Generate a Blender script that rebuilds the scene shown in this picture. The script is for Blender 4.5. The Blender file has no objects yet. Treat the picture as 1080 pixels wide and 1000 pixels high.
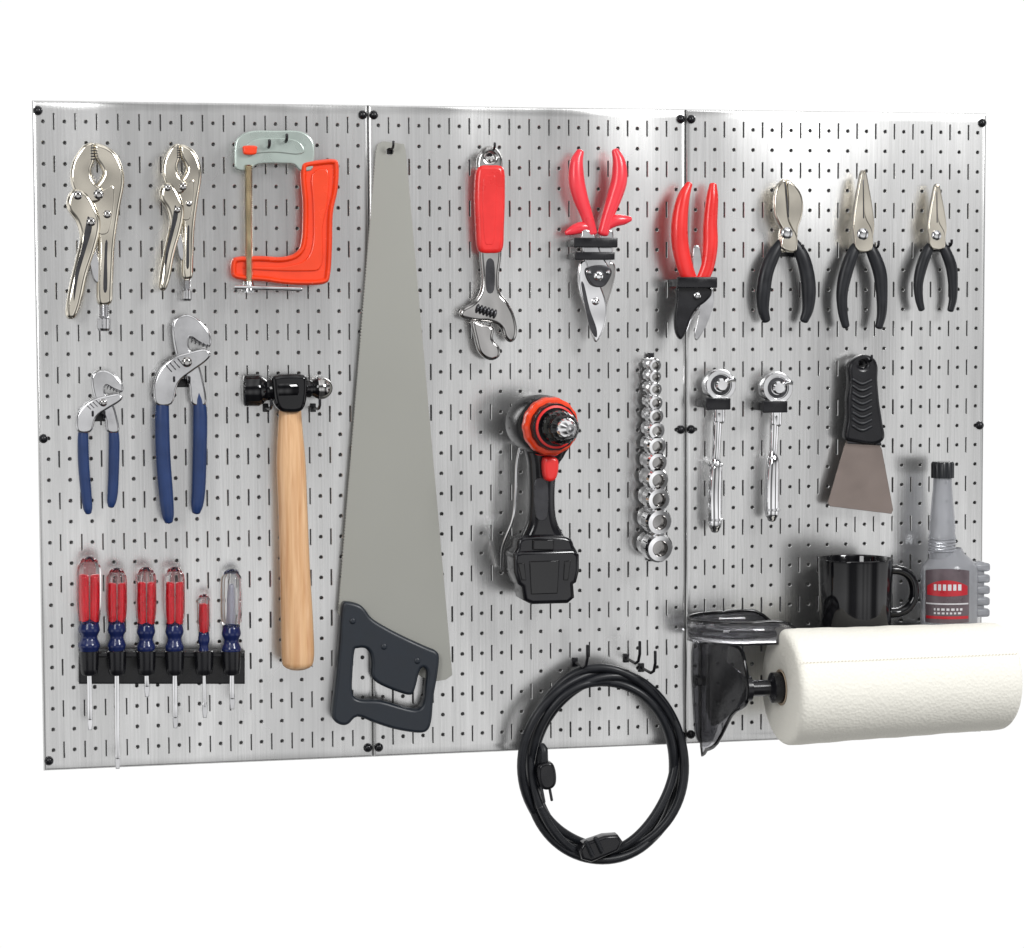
import bpy, bmesh, math, random
import numpy as np
from mathutils import Vector, Matrix
random.seed(7)
IN=0.0254
PW=16*IN; PH=32*IN
col=bpy.context.scene.collection
# ---------------------------------------------------------------- camera calibration
obs=[((0,PH),(36,108)),((PW,PH),(387,109)),((2*PW,PH),(726,114)),((3*PW,PH),(1040,121)),
     ((0,0),(44,813)),((PW,0),(388,801)),((2*PW,0),(728,785)),((3*PW,0),(1035,769))]
def frame(p):
    yaw,pit,rol=p[3],p[4],p[5]
    f=np.array([math.sin(yaw)*math.cos(pit),math.cos(yaw)*math.cos(pit),math.sin(pit)])
    r=np.array([math.cos(yaw),-math.sin(yaw),0.0]); u=np.cross(r,f)
    c,s=math.cos(rol),math.sin(rol)
    return f, c*r+s*u, c*u-s*r
def proj(p,P):
    f,r,u=frame(p); v=np.array(P)-p[:3]; z=v@f
    return np.array([540+p[6]*1000*(v@r)/z, 500-p[6]*1000*(v@u)/z])
def resid(p):
    o=[]
    for (x,z),(a,b) in obs:
        q=proj(p,(x,0,z)); o+= [q[0]-a,q[1]-b]
    o+=[(p[6]-2.2)*4]
    return np.array(o)
p=np.array([.14,-2.5,.95,math.radians(10.4),math.radians(-5.8),0.,2.2])
lam=1e-2
for it in range(80):
    r0=resid(p); J=np.zeros((len(r0),7))
    for k in range(7):
        q=p.copy(); q[k]+=1e-5; J[:,k]=(resid(q)-r0)/1e-5
    A=J.T@J
    st=np.linalg.solve(A+lam*np.diag(np.diag(A)),-J.T@r0)
    if (resid(p+st)**2).sum()<(r0**2).sum(): p=p+st; lam*=.4
    else: lam*=4
CAM=p; FW,RT,UP=frame(p)
def B(px,py,d=0.0):
    dr=FW*CAM[6]*1000+RT*(px-540)+UP*(500-py)
    t=(-d-CAM[1])/dr[1]
    return CAM[:3]+dr*t
def SC(px,py,d=0.0):
    return float(np.linalg.norm(B(px+1,py,d)-B(px,py,d)))
cam=bpy.data.cameras.new("camera"); co=bpy.data.objects.new("camera",cam); col.objects.link(co)
co.matrix_world=Matrix(((RT[0],UP[0],-FW[0],CAM[0]),(RT[1],UP[1],-FW[1],CAM[1]),(RT[2],UP[2],-FW[2],CAM[2]),(0,0,0,1)))
cam.sensor_width=36; cam.sensor_fit='HORIZONTAL'; cam.lens=CAM[6]*1000*36/1080; cam.clip_end=100; cam.clip_start=.05
bpy.context.scene.camera=co
# ---------------------------------------------------------------- materials
def mat(name,c,rough=.4,metal=0.,var=.06,scale=60.,rvar=.08,bump=0.,bscale=300.,stretch=(1,1,1),coat=0.,trans=0.,ior=1.5,spec=.5,alpha=1.,bdist=.001):
    m=bpy.data.materials.new(name); m.use_nodes=True; nt=m.node_tree; N=nt.nodes; L=nt.links
    b=N["Principled BSDF"]
    g=N.new("ShaderNodeNewGeometry"); mp=N.new("ShaderNodeMapping"); mp.inputs['Scale'].default_value=stretch
    L.new(g.outputs['Position'],mp.inputs['Vector'])
    n=N.new("ShaderNodeTexNoise"); n.inputs['Scale'].default_value=scale; n.inputs['Detail'].default_value=5
    L.new(mp.outputs[0],n.inputs['Vector'])
    r=N.new("ShaderNodeMapRange"); r.inputs['From Min'].default_value=.3; r.inputs['From Max'].default_value=.7
    r.inputs['To Min'].default_value=1-var; r.inputs['To Max'].default_value=1+var
    L.new(n.outputs['Fac'],r.inputs['Value'])
    mx=N.new("ShaderNodeVectorMath"); mx.operation='SCALE'; mx.inputs[0].default_value=c[:3]
    L.new(r.outputs[0],mx.inputs['Scale']); L.new(mx.outputs[0],b.inputs['Base Color'])
    r2=N.new("ShaderNodeMapRange"); r2.inputs['From Min'].default_value=.3; r2.inputs['From Max'].default_value=.7
    r2.inputs['To Min'].default_value=max(.02,rough-rvar); r2.inputs['To Max'].default_value=rough+rvar
    L.new(n.outputs['Fac'],r2.inputs['Value']); L.new(r2.outputs[0],b.inputs['Roughness'])
    b.inputs['Metallic'].default_value=metal; b.inputs['Coat Weight'].default_value=coat
    b.inputs['Coat Roughness'].default_value=.08
    b.inputs['Transmission Weight'].default_value=trans; b.inputs['IOR'].default_value=ior
    b.inputs['Specular IOR Level'].default_value=spec; b.inputs['Alpha'].default_value=alpha
    if bump>0:
        n2=N.new("ShaderNodeTexNoise"); n2.inputs['Scale'].default_value=bscale; n2.inputs['Detail'].default_value=0
        L.new(mp.outputs[0],n2.inputs['Vector'])
        bp=N.new("ShaderNodeBump"); bp.inputs['Strength'].default_value=bump; bp.inputs['Distance'].default_value=bdist
        L.new(n2.outputs['Fac'],bp.inputs['Height']); L.new(bp.outputs[0],b.inputs['Normal'])
    return m
M={}
def boardmat():
    m=bpy.data.materials.new("brushed_galvanised_steel"); m.use_nodes=True; nt=m.node_tree; N=nt.nodes; L=nt.links; b=N["Principled BSDF"]
    g=N.new("ShaderNodeNewGeometry")
    def noise(st,sc,det,lo,hi):
        mp=N.new("ShaderNodeMapping"); mp.inputs['Scale'].default_value=st; L.new(g.outputs['Position'],mp.inputs['Vector'])
        n=N.new("ShaderNodeTexNoise"); n.inputs['Scale'].default_value=sc; n.inputs['Detail'].default_value=det; L.new(mp.outputs[0],n.inputs['Vector'])
        r=N.new("ShaderNodeMapRange"); r.inputs['From Min'].default_value=.3; r.inputs['From Max'].default_value=.7
        r.inputs['To Min'].default_value=lo; r.inputs['To Max'].default_value=hi; L.new(n.outputs['Fac'],r.inputs['Value']); return r,n
    a,_=noise((2.6,1,.7),3.0,2,.86,1.10)
    s,sn=noise((1,1,.02),420,3,.93,1.07)
    s2,_=noise((1,1,.05),45,2,.94,1.06)
    m1=N.new("ShaderNodeMath"); m1.operation='MULTIPLY'; L.new(a.outputs[0],m1.inputs[0]); L.new(s.outputs[0],m1.inputs[1])
    m2=N.new("ShaderNodeMath"); m2.operation='MULTIPLY'; L.new(m1.outputs[0],m2.inputs[0]); L.new(s2.outputs[0],m2.inputs[1])
    mx=N.new("ShaderNodeVectorMath"); mx.operation='SCALE'; mx.inputs[0].default_value=(.665,.665,.66); L.new(m2.outputs[0],mx.inputs['Scale'])
    L.new(mx.outputs[0],b.inputs['Base Color'])
    r,_=noise((1.2,1,.8),4,4,.20,.30); L.new(r.outputs[0],b.inputs['Roughness'])
    b.inputs['Metallic'].default_value=.9
    bmp=N.new("ShaderNodeMapping"); bmp.inputs['Scale'].default_value=(1.5,1,.45); L.new(g.outputs['Position'],bmp.inputs['Vector'])
    big=N.new("ShaderNodeTexNoise"); big.inputs['Scale'].default_value=4.5; big.inputs['Detail'].default_value=0; L.new(bmp.outputs[0],big.inputs['Vector'])
    bp0=N.new("ShaderNodeBump"); bp0.inputs['Strength'].default_value=1; bp0.inputs['Distance'].default_value=.018
    L.new(big.outputs['Fac'],bp0.inputs['Height'])
    bp=N.new("ShaderNodeBump"); bp.inputs['Strength'].default_value=.12; bp.inputs['Distance'].default_value=.0004
    L.new(sn.outputs['Fac'],bp.inputs['Height']); L.new(bp0.outputs[0],bp.inputs['Normal']); L.new(bp.outputs[0],b.inputs['Normal'])
    return m
M['board']=boardmat()
M['hole_shade']=mat("hole_shade_grey",(.33,.33,.33),.8,0)  # grey tone standing in for the shade seen through the holes
M['chrome']=mat("chrome",(.84,.84,.85),.07,1,.04,40,.03,.5,28,bdist=.003)
M['nickel']=mat("nickel_plate",(.76,.71,.61),.13,1,.05,25,.04,.5,24,bdist=.0035)
M['steel']=mat("ground_steel",(.64,.64,.65),.16,1,.06,60,.05,.5,24,bdist=.003)
M['dchrome']=mat("dark_chrome",(.46,.45,.44),.12,1,.06,40,.05,.5,28,bdist=.003)
M['darksteel']=mat("dark_steel",(.06,.06,.065),.3,.7,.2,60,.08)
M['redgrip']=mat("red_grip",(.78,.022,.02),.3,0,.1,30,.06,coat=.2)
M['pinkgrip']=mat("coral_red_grip",(.86,.04,.06),.3,0,.1,30,.06,coat=.2)
M['orange']=mat("orange_red_enamel",(.88,.055,.008),.25,0,.08,30,.06,coat=.4)
M['blue']=mat("navy_blue_grip",(.009,.033,.125),.38,0,.15,40,.08)
M['bluec']=mat("blue_collar",(.01,.018,.085),.2,0,.1,40,.05)
M['black']=mat("black_plastic",(.007,.007,.009),.25,0,.2,60,.08,spec=.4)
M['rubber']=mat("black_rubber",(.009,.010,.013),.38,0,.2,60,.08,spec=.4)
M['gloss']=mat("gloss_black",(.004,.004,.005),.07,0,.1,10,.03,spec=.5)
M['satin']=mat("satin_black",(.006,.006,.008),.17,0,.2,40,.05,spec=.5)
M['saw']=mat("saw_blade_steel",(.345,.345,.315),.6,.1,.02,9,.05,spec=.25)
M['sawh']=mat("slate_handle",(.012,.017,.025),.38,0,.1,50,.06)
M['clear']=mat("clear_acetate",(1,1,1),.03,0,.0,30,.0,trans=1,ior=1.40)
M['core']=mat("red_core",(.80,.004,.02),.3,0,.1,30,.05)
M['corec']=mat("pale_core",(.62,.63,.74),.2,0,.1,30,.05,trans=.5)
M['brass']=mat("brassy_screw_steel",(.62,.55,.42),.22,1,.1,60,.06)
M['greyplate']=mat("zinc_plate",(.47,.54,.50),.28,.6,.06,30,.06)
M['putty']=mat("putty_blade_steel",(.25,.205,.185),.22,.75,.12,30,.06)
M['smoke']=mat("smoked_plastic",(.40,.40,.42),.04,0,.05,20,.02,trans=.95,ior=1.35)
M['bottle']=mat("clear_grey_bottle",(.52,.53,.56),.09,0,.05,20,.03,trans=.6,ior=1.25)
M['label']=mat("bottle_label",(.10,.075,.085),.3,0,.2,60,.05)
M['labelr']=mat("bottle_label_red",(.40,.015,.025),.3,0,.1,60,.05)
M['labelw']=mat("bottle_label_pale",(.55,.54,.56),.35,0,.1,60,.05)
M['card']=mat("cardboard",(.42,.33,.24),.8,0,.1,60,.05)
M['perf']=mat("perforation",(.55,.50,.42),.9,0,.1,60,.05)
def woodmat():
    m=bpy.data.materials.new("hickory_wood"); m.use_nodes=True; nt=m.node_tree; N=nt.nodes; L=nt.links; b=N["Principled BSDF"]
    g=N.new("ShaderNodeNewGeometry"); mp=N.new("ShaderNodeMapping"); mp.inputs['Scale'].default_value=(1,1,.06)
    L.new(g.outputs['Position'],mp.inputs['Vector'])
    n=N.new("ShaderNodeTexNoise"); n.inputs['Scale'].default_value=170; n.inputs['Detail'].default_value=6; n.inputs['Distortion'].default_value=.6
    L.new(mp.outputs[0],n.inputs['Vector'])
    cr=N.new("ShaderNodeValToRGB"); cr.color_ramp.elements[0].position=.28; cr.color_ramp.elements[0].color=(.60,.31,.14,1)
    cr.color_ramp.elements[1].position=.68; cr.color_ramp.elements[1].color=(.84,.54,.30,1)
    L.new(n.outputs['Fac'],cr.inputs[0]); L.new(cr.outputs[0],b.inputs['Base Color'])
    b.inputs['Roughness'].default_value=.3; b.inputs['Coat Weight'].default_value=.3
    return m
M['wood']=woodmat()
def papermat():
    m=bpy.data.materials.new("paper_towel"); m.use_nodes=True; nt=m.node_tree; N=nt.nodes; L=nt.links; b=N["Principled BSDF"]
    g=N.new("ShaderNodeNewGeometry")
    n=N.new("ShaderNodeTexVoronoi"); n.inputs['Scale'].default_value=260; L.new(g.outputs['Position'],n.inputs['Vector'])
    n2=N.new("ShaderNodeTexNoise"); n2.inputs['Scale'].default_value=14; L.new(g.outputs['Position'],n2.inputs['Vector'])
    ad=N.new("ShaderNodeMath"); ad.operation='MULTIPLY_ADD'; ad.inputs[1].default_value=.25
    L.new(n.outputs['Distance'],ad.inputs[0]); L.new(n2.outputs['Fac'],ad.inputs[2])
    bp=N.new("ShaderNodeBump"); bp.inputs['Strength'].default_value=.5; bp.inputs['Distance'].default_value=.004
    L.new(ad.outputs[0],bp.inputs['Height']); L.new(bp.outputs[0],b.inputs['Normal'])
    b.inputs['Base Color'].default_value=(.90,.88,.80,1); b.inputs['Roughness'].default_value=.95
    b.inputs['Specular IOR Level'].default_value=.1
    return m
M['paper']=papermat()
# ---------------------------------------------------------------- thing helpers
def T(name,label,cat,px,py,d,group=None):
    o=bpy.data.objects.new(name,None); o.empty_display_size=.02
    o.location=Vector(B(px,py,d)); col.objects.link(o)
    o["label"]=label; o["category"]=cat
    if group: o["group"]=group
    return o
def add(th,name,me,m,ang=35,label=None,parent=None):
    loc=th.location
    me.transform(Matrix.Translation(-loc))
    me.materials.clear(); me.materials.append(M[m])
    for pl in me.polygons: pl.use_smooth=True
    try: me.set_sharp_from_angle(angle=math.radians(ang))
    except Exception: pass
    me.name=name
    o=bpy.data.objects.new(name,me); col.objects.link(o)
    o.parent=parent if parent else th
    if label: o["label"]=label
    return o
def cat_closed(pts,n=5):
    P=[np.array(q,float) for q in pts]; k=len(P); out=[]
    for i in range(k):
        a,b,c,d=P[i-1],P[i],P[(i+1)%k],P[(i+2)%k]
        for j in range(n):
            t=j/n
            out.append(.5*((2*b)+(c-a)*t+(2*a-5*b+4*c-d)*t*t+(3*b-a-3*c+d)*t**3))
    return out
def cat_open(pts,n=6):
    P=[np.array(q,float) for q in pts]; P=[2*P[0]-P[1]]+P+[2*P[-1]-P[-2]]; out=[]
    for i in range(1,len(P)-2):
        a,b,c,d=P[i-1],P[i],P[i+1],P[i+2]
        for j in range(n):
            t=j/n
            out.append(.5*((2*b)+(c-a)*t+(2*a-5*b+4*c-d)*t*t+(3*b-a-3*c+d)*t**3))
    out.append(P[-2]); return out
def circ(cx,cy,r,n=20): return [(cx+r*math.cos(2*math.pi*i/n),cy+r*math.sin(2*math.pi*i/n)) for i in range(n)]
def plate(th,name,pts,d,t,m,bev=.0012,holes=(),smooth=True,af=None,ang=35,label=None,parent=None,n=4):
    """flat part parallel to the board: outline extruded t thick, centred d in front, rounded edges"""
    cu=bpy.data.curves.new("tmp",'CURVE'); cu.dimensions='2D'; cu.fill_mode='BOTH'
    bev=min(bev,t/2*.98)
    cu.extrude=max(0,t/2-bev); cu.bevel_depth=bev; cu.bevel_resolution=3; cu.offset=-bev
    for k,loop in enumerate([pts]+list(holes)):
        q=[(af(*a) if af else a) for a in loop]
        if smooth: q=cat_closed(q,n)
        sp=cu.splines.new('POLY'); sp.points.add(len(q)-1); sp.use_cyclic_u=True
        for i,a in enumerate(q):
            w=B(a[0],a[1],d); sp.points[i].co=(w[0],w[2],0,1)
    ob=bpy.data.objects.new("tmp",cu); col.objects.link(ob)
    dg=bpy.context.evaluated_depsgraph_get(); dg.update()
    me=bpy.data.meshes.new_from_object(ob.evaluated_get(dg),depsgraph=dg)
    bpy.data.objects.remove(ob); bpy.data.curves.remove(cu)
    for v in me.vertices:
        x,y,z=v.co; v.co=(x,-d-z,y)
    return add(th,name,me,m,ang,label,parent)
def fixn(me):
    bm=bmesh.new(); bm.from_mesh(me); bmesh.ops.recalc_face_normals(bm,faces=bm.faces); bm.to_mesh(me); bm.free(); return me
def sweep(C,R,flat=1.,seg=16,cap=True,flute=None,closed=False):
    C=[np.array(c,float) for c in C]; R=list(R)
    if cap and not closed:
        def ext(c0,c1,r):
            t=(c0-c1); t/=np.linalg.norm(t)+1e-12; k=min(1,flat) if flat<1 else 1
            return [(c0+t*r*k*.7*math.sin(a),r*math.cos(a)) for a in (math.radians(86),math.radians(65),math.radians(42),math.radians(20))]
        h=ext(C[0],C[1],R[0]); e=ext(C[-1],C[-2],R[-1])
        C=[a for a,_ in h]+C+[a for a,_ in e[::-1]]; R=[b for _,b in h]+R+[b for _,b in e[::-1]]
    n=len(C); V=[];F=[]
    n1=None
    for i in range(n):
        if closed: t=C[(i+1)%n]-C[i-1]
        else: t=C[min(i+1,n-1)]-C[max(i-1,0)]
        t=t/(np.linalg.norm(t)+1e-12)
        if n1 is None:
            ref=np.array([0,1.,0]) if abs(t[1])<.9 else np.array([1.,0,0])
            n1=np.cross(t,ref)
        n1=n1-t*(n1@t); n1/=np.linalg.norm(n1)+1e-12; n2=np.cross(t,n1)
        for k in range(seg):
            a=2*math.pi*k/seg; f=flute(a) if flute else 1
            V.append(C[i]+R[i]*f*(math.cos(a)*n1+flat*math.sin(a)*n2))
    m=n if closed else n-1
    for i in range(m):
        for k in range(seg):
            a=i*seg+k; b=i*seg+(k+1)%seg; c=((i+1)%n)*seg+(k+1)%seg; e=((i+1)%n)*seg+k
            F.append((a,e,c,b))
    if not closed:
        F.append(tuple(range(seg))); F.append(tuple((n-1)*seg+k for k in range(seg))[::-1])
    me=bpy.data.meshes.new("m"); me.from_pydata([tuple(v) for v in V],[],F); me.update()
    return fixn(me)
def limb(th,name,pts,d,m,flat=1.,seg=16,cap=True,flute=None,af=None,n=6,ang=50,label=None,parent=None,closed=False,ws=1.):
    q=[]
    for a in pts:
        x,y,w=a[0],a[1],a[2]; dd=a[3] if len(a)>3 else d
        if af:
            x2,y2=af(x,y); x,y=x2,y2; w=w*ws
        q.append((x,y,w,dd))
    s=cat_open(q,n) if n>1 else [np.array(a) for a in q]
    C=[B(a[0],a[1],a[3]) for a in s]; R=[max(.0003,a[2]/2*SC(a[0],a[1],a[3])) for a in s]
    return add(th,name,sweep(C,R,flat,seg,cap,flute,closed),m,ang,label,parent)
def lathe(th,name,p0,axis,prof,m,seg=32,flute=None,ang=35,label=None,parent=None,flat=1.):
    ax=np.array(axis,float); ax/=np.linalg.norm(ax)
    ref=np.array([0,0,1.]) if abs(ax[2])<.9 else np.array([1.,0,0])
    u=np.cross(ax,ref); u/=np.linalg.norm(u); v=np.cross(ax,u)
    V=[];F=[];p0=np.array(p0,float)
    for s,r in prof:
        for k in range(seg):
            a=2*math.pi*k/seg; f=flute(a) if flute else 1
            V.append(tuple(p0+ax*s+max(r,1e-5)*f*(math.cos(a)*u+flat*math.sin(a)*v)))
    n=len(prof)
    for i in range(n-1):
        for k in range(seg):
            F.append((i*seg+k,i*seg+(k+1)%seg,(i+1)*seg+(k+1)%seg,(i+1)*seg+k))
    me=bpy.data.meshes.new("m"); me.from_pydata(V,[],F); me.update()
    return add(th,name,fixn(me),m,ang,label,parent)
def block(th,name,c,size,m,bev=.0015,rot=None,label=None,parent=None):
    bm=bmesh.new(); bmesh.ops.create_cube(bm,size=1)
    for v in bm.verts: v.co=Vector((v.co.x*size[0],v.co.y*size[1],v.co.z*size[2]))
    if bev>0: bmesh.ops.bevel(bm,geom=bm.edges[:],offset=bev,segments=3,affect='EDGES',profile=.5)
    if rot is not None: bmesh.ops.transform(bm,matrix=rot.to_4x4(),verts=bm.verts)
    me=bpy.data.meshes.new("m"); bm.to_mesh(me); bm.free()
    me.transform(Matrix.Translation(Vector(c)))
    return add(th,name,me,m,35,label,parent)
def rivet(th,px,py,d,rpx,m='steel',name='rivet',h=.003,parent=None):
    r=rpx*SC(px,py,d)
    return lathe(th,name,B(px,py,d),(0,-1,0),[(-.002,r),(h*.3,r),(h*.75,r*.82),(h,r*.45),(h,0)],m,20,parent=parent)
# ---------------------------------------------------------------- pegboard panels
def panel(i):
    x0=i*PW; th=bpy.data.objects.new("pegboard_panel",None); th.location=(x0,0,0); col.objects.link(th)
    th["label"]="tall galvanised steel pegboard panel with round holes and slots"; th["category"]="pegboard"; th["group"]="steel pegboard panels side by side"
    V=[];F=[]
    hx,hz=.25*IN,.5*IN
    angs=[0,24,45,63.4349,76]; A=angs+[90]+[180-a for a in angs[::-1]]
    A=A+[a+180 for a in A[1:-1]]
    A=[math.radians(a) for a in A]
    bd=[]
    for a in A:
        c,s=math.cos(a),math.sin(a); t=min(hx/abs(c) if abs(c)>1e-9 else 9,hz/abs(s) if abs(s)>1e-9 else 9)
        bd.append((c*t,s*t))
    n=len(A); TH=.0008; CH=.0005
    for rr in range(31):
        for cc in range(31):
            cx=.25*IN+hx+cc*2*hx; cz=.5*IN+hz+rr*2*hz
            hole=(cc%2==0); slot=(cc%2==1 and rr%2==0)
            base=len(V)
            V+=[(cx+a,0,cz+b) for a,b in bd]
            if not hole and not slot:
                F.append(tuple(base+k for k in range(n))); continue
            if hole:
                r=.080*IN; inn=[(r*math.cos(a),r*math.sin(a)) for a in A]; o2=[(1.3*a,1.3*b) for a,b in inn]
            else:
                hw,hh=.030*IN,.37*IN
                inn=[(hw*max(-1,min(1,a/(.2*IN))),hh*max(-1,min(1,b/(.42*IN)))) for a,b in bd]
                inn=[(a,b) if abs(b)<hh*.99 else (a,math.copysign(hh+ (hw*(1-(abs(a)/hw))*.8),b)) for a,b in inn]
                o2=[(a+(math.copysign(.0006,a)*min(1,abs(a)/(hw*.5)) if abs(a)>1e-6 else 0),b*1.04) for a,b in inn]
            V+=[(cx+a,0,cz+b) for a,b in o2]
            V+=[(cx+a,CH,cz+b) for a,b in inn]
            V+=[(cx+a,TH+CH,cz+b) for a,b in inn]
            for l in range(3):
                for k in range(n):
                    a=base+l*n+k; b=base+l*n+(k+1)%n; F.append((a,b,b+n,a+n))
    g=.0003; R=.0032; D=.018
    def ring(ins,y): return [(ins,y,ins),(PW-ins,y,ins),(PW-ins,y,PH-ins),(ins,y,PH-ins)]
    base=len(V); x1=.25*IN; z1=.5*IN
    V+=[(x1,0,z1),(PW-x1,0,z1),(PW-x1,0,PH-z1),(x1,0,PH-z1)]
    rings=[(g+R,0)]+[(g+R-R*math.sin(a),R-R*math.cos(a)) for a in (math.radians(30),math.radians(60),math.radians(90))]+[(g,D)]
    for ins,y in rings: V+=ring(ins,y)
    for l in range(len(rings)):
        for k in range(4):
            a=base+l*4+k; b=base+l*4+(k+1)%4; F.append((a,b,b+4,a+4))
    me=bpy.data.meshes.new("sheet"); me.from_pydata([(x+x0,y,z) for x,y,z in V],[],F); me.update()
    add(th,"sheet",me,'board',20)
    me=bpy.data.meshes.new("hole_shade_sheet"); y=.005
    me.from_pydata([(x0+.001,y,.001),(x0+PW-.001,y,.001),(x0+PW-.001,y,PH-.001),(x0+.001,y,PH-.001)],[],[(0,1,2,3)]); add(th,"hole_shade_sheet",me,'hole_shade')  # added sheet close behind the holes, coloured to imitate shade inside the panel
    for sx in (.27*IN,PW-.27*IN):
        for sz in (.5*IN,PH*.5,PH-.5*IN):
            c=(x0+sx,0,sz)
            s=lathe(th,"screw",c,(0,-1,0),[(0,.0056),(.0015,.0056),(.004,.0045),(.0055,.0025),(.0058,0)],'black',20,ang=60)
    return th
for i in range(3): panel(i)
# ---------------------------------------------------------------- hooks
HG="small peg hooks in the board"
def hook(px,py,L=.035,up=.008,two=0,m='black',w=2.6,lab="small black steel peg hook in the board"):
    h=T("peg_hook",lab,"hook",px,py,0.0,HG)
    s=SC(px,py,0); c=B(px,py,0)
    block(h,"base",(c[0],-.0015,c[2]),((two*2+6)*s,.0024,9*s),m,.0006)
    for dx in ((-two,two) if two else (0,)):
        q=c+np.array([dx*s,0,0]); r=w/2*s
        P=[q+np.array([0,-y,z]) for y,z in ((0,0),(L*.3,0),(L*.7,0),(L*.9,up*.15),(L,up*.5),(L,up))]
        add(h,"prong",sweep(P,[r]*6,1,10),m)
    return h
# ---------------------------------------------------------------- locking pliers
def locking(af,ws,lab,hx,hy):
    t=T("locking_pliers",lab,"pliers",hx,hy,.02,"locking pliers on the board")
    d=.022
    plate(t,"fixed_jaw",[(99,152),(111,154),(122,162),(129,176),(131,193),(126,222),(121,258),(119,300),(117,320),(103,320),(102,290),(103,258),(100,232),(94,214),(97,200),(105,190),(108,182),(105,175),(100,167)],d,.014,'nickel',.0045,af=af)
    plate(t,"moving_jaw",[(98,151),(89,153),(82,161),(76,172),(74,188),(79,204),(92,214),(105,212),(108,200),(101,194),(97,187),(96,178),(99,170),(99,160)],d+.004,.013,'nickel',.0035,af=af)
    plate(t,"body",[(80,196),(92,200),(108,200),(120,196),(120,222),(114,246),(100,246),(88,232),(78,216)],d+.001,.013,'nickel',.002,af=af)
    plate(t,"lever",[(71,208),(79,199),(92,204),(102,220),(106,238),(101,262),(92,290),(85,322),(78,336),(69,332),(72,306),(79,275),(84,252),(80,234),(71,221)],d+.006,.013,'nickel',.005,af=af)
    plate(t,"lever_channel_shade",[(93,228),(97,240),(91,262),(83,290),(78,318),(79,290),(86,262),(90,240)],d+.0127,.001,'darksteel',.0003,af=af)  # dark strip on the flat face, painting the shade of a hollow lever
    plate(t,"handle_channel_shade",[(111,255),(113.5,255),(113,272),(113,305),(109,305),(110,272)],d+.0072,.001,'darksteel',.0003,af=af)  # dark strip imitating shade in the handle fold, no hollow modelled
    plate(t,"release_lever",[(94,262),(99,258),(106,284),(104,298),(98,294),(94,276)],d+.003,.006,'steel',.0016,af=af)
    for k in range(5):
        limb(t,"jaw_tooth",[(96,156+k*3,1.4),(101,156+k*3,1.4)],d+.0105,'darksteel',n=2,seg=6,af=af,ws=ws)
    p0=[(110,312),(109.5,349)]; a,b=[B(*af(*q),d) for q in p0]; L=np.linalg.norm(b-a); r=7*ws*SC(110,330,d)
    prof=[(0,0),(0,r*.75)]
    for k in range(9):
        s=L*(.12+.5*k/9); prof+= [(s,r*.68),(s+L*.028,r*.84)]
    prof+=[(L*.64,r*.5),(L*.66,r),(L*.93,r),(L,r*.8),(L,0)]
    lathe(t,"adjusting_screw",a,b-a,prof,'steel',20,ang=25)
    for x,y,r,e in ((82,206,5,.012),(104,205,5.5,.0102),(96,234,5,.012),(113,226,4.5,.0067)):
        q=af(x,y); rivet(t,q[0],q[1],d+e,r*ws,'dchrome')
    hook(*af(97,246),.02)
locking(lambda x,y:(x,y),1,"large nickel locking pliers hanging jaws up",100,250)
locking(lambda x,y:(168+(x-70)*.73,152+(y-151)*.835),.78,"smaller nickel locking pliers hanging jaws up",190,235)
# ---------------------------------------------------------------- c clamp
t=T("c_clamp","orange red C clamp with steel screw rod","clamp",300,220,.02)
out=[(317,180),(320,172),(336,169),(352,168),(357,174),(356,200),(351,225),(350,262),(348,290),(343,299),(325,301),(300,300),(278,297),(252,295),(244,290),(244,276),(250,271),(275,270),(297,271),(312,266),(318,252),(319,215),(317,192)]
plate(t,"frame",out,.03,.006,'orange',.001,n=4)
sm=cat_closed(out,4); k=len(sm); rim=[]
for i in range(k):
    tt=sm[(i+1)%k]-sm[i-1]; tt/=np.linalg.norm(tt); nn=np.array([-tt[1],tt[0]])
    rim.append(tuple(sm[i]+nn*3.0))
C=[B(a[0],a[1],.03) for a in rim]; add(t,"rim",sweep(C,[3.2*SC(300,240,.03)]*len(C),2.0,14,closed=True),'orange')
plate(t,"web_panel",[(329,184),(346,180),(345,215),(340,240),(339,280),(320,286),(262,284),(262,281),(300,281),(322,274),(330,255),(330,215)],.0335,.004,'orange',.0015,n=4)
plate(t,"top_bar",[(249,179),(247,166),(248,150),(255,142),(268,138),(290,138),(312,138),(324,142),(331,152),(331,170),(328,180),(316,180),(310,174),(298,173),(278,173),(269,175),(264,180)],.031,.007,'greyplate',.002,n=3)
plate(t,"top_bar_ridge",[(258,158),(263,150),(276,146),(302,146),(316,150),(321,160),(312,163),(292,161),(272,162),(262,165)],.0345,.003,'greyplate',.0012)
a=B(262,174,.034); b=B(262.5,304,.034); L=np.linalg.norm(b-a); prof=[]
for k in range(60): prof+=[(L*k/60,.0042),(L*(k+.5)/60,.0054)]
lathe(t,"screw_rod",a,b-a,prof,'brass',16,ang=15)
plate(t,"pad",[(257,154),(270,154),(271,158),(269,163),(258,163),(256,158)],.040,.006,'orange',.0025)
lathe(t,"swivel_foot",B(262,297,.034),(0,0,-1),[(0,0),(0,.006),(.004,.0065),(.008,.0085),(.013,.0085),(.014,0)],'steel',24)
limb(t,"slide_bar",[(248,303,4.5),(318,305,4.5)],.040,'steel',n=2)
hook(298,152,.048,w=3.2); hook(280,158,.048,w=3.2)
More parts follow.
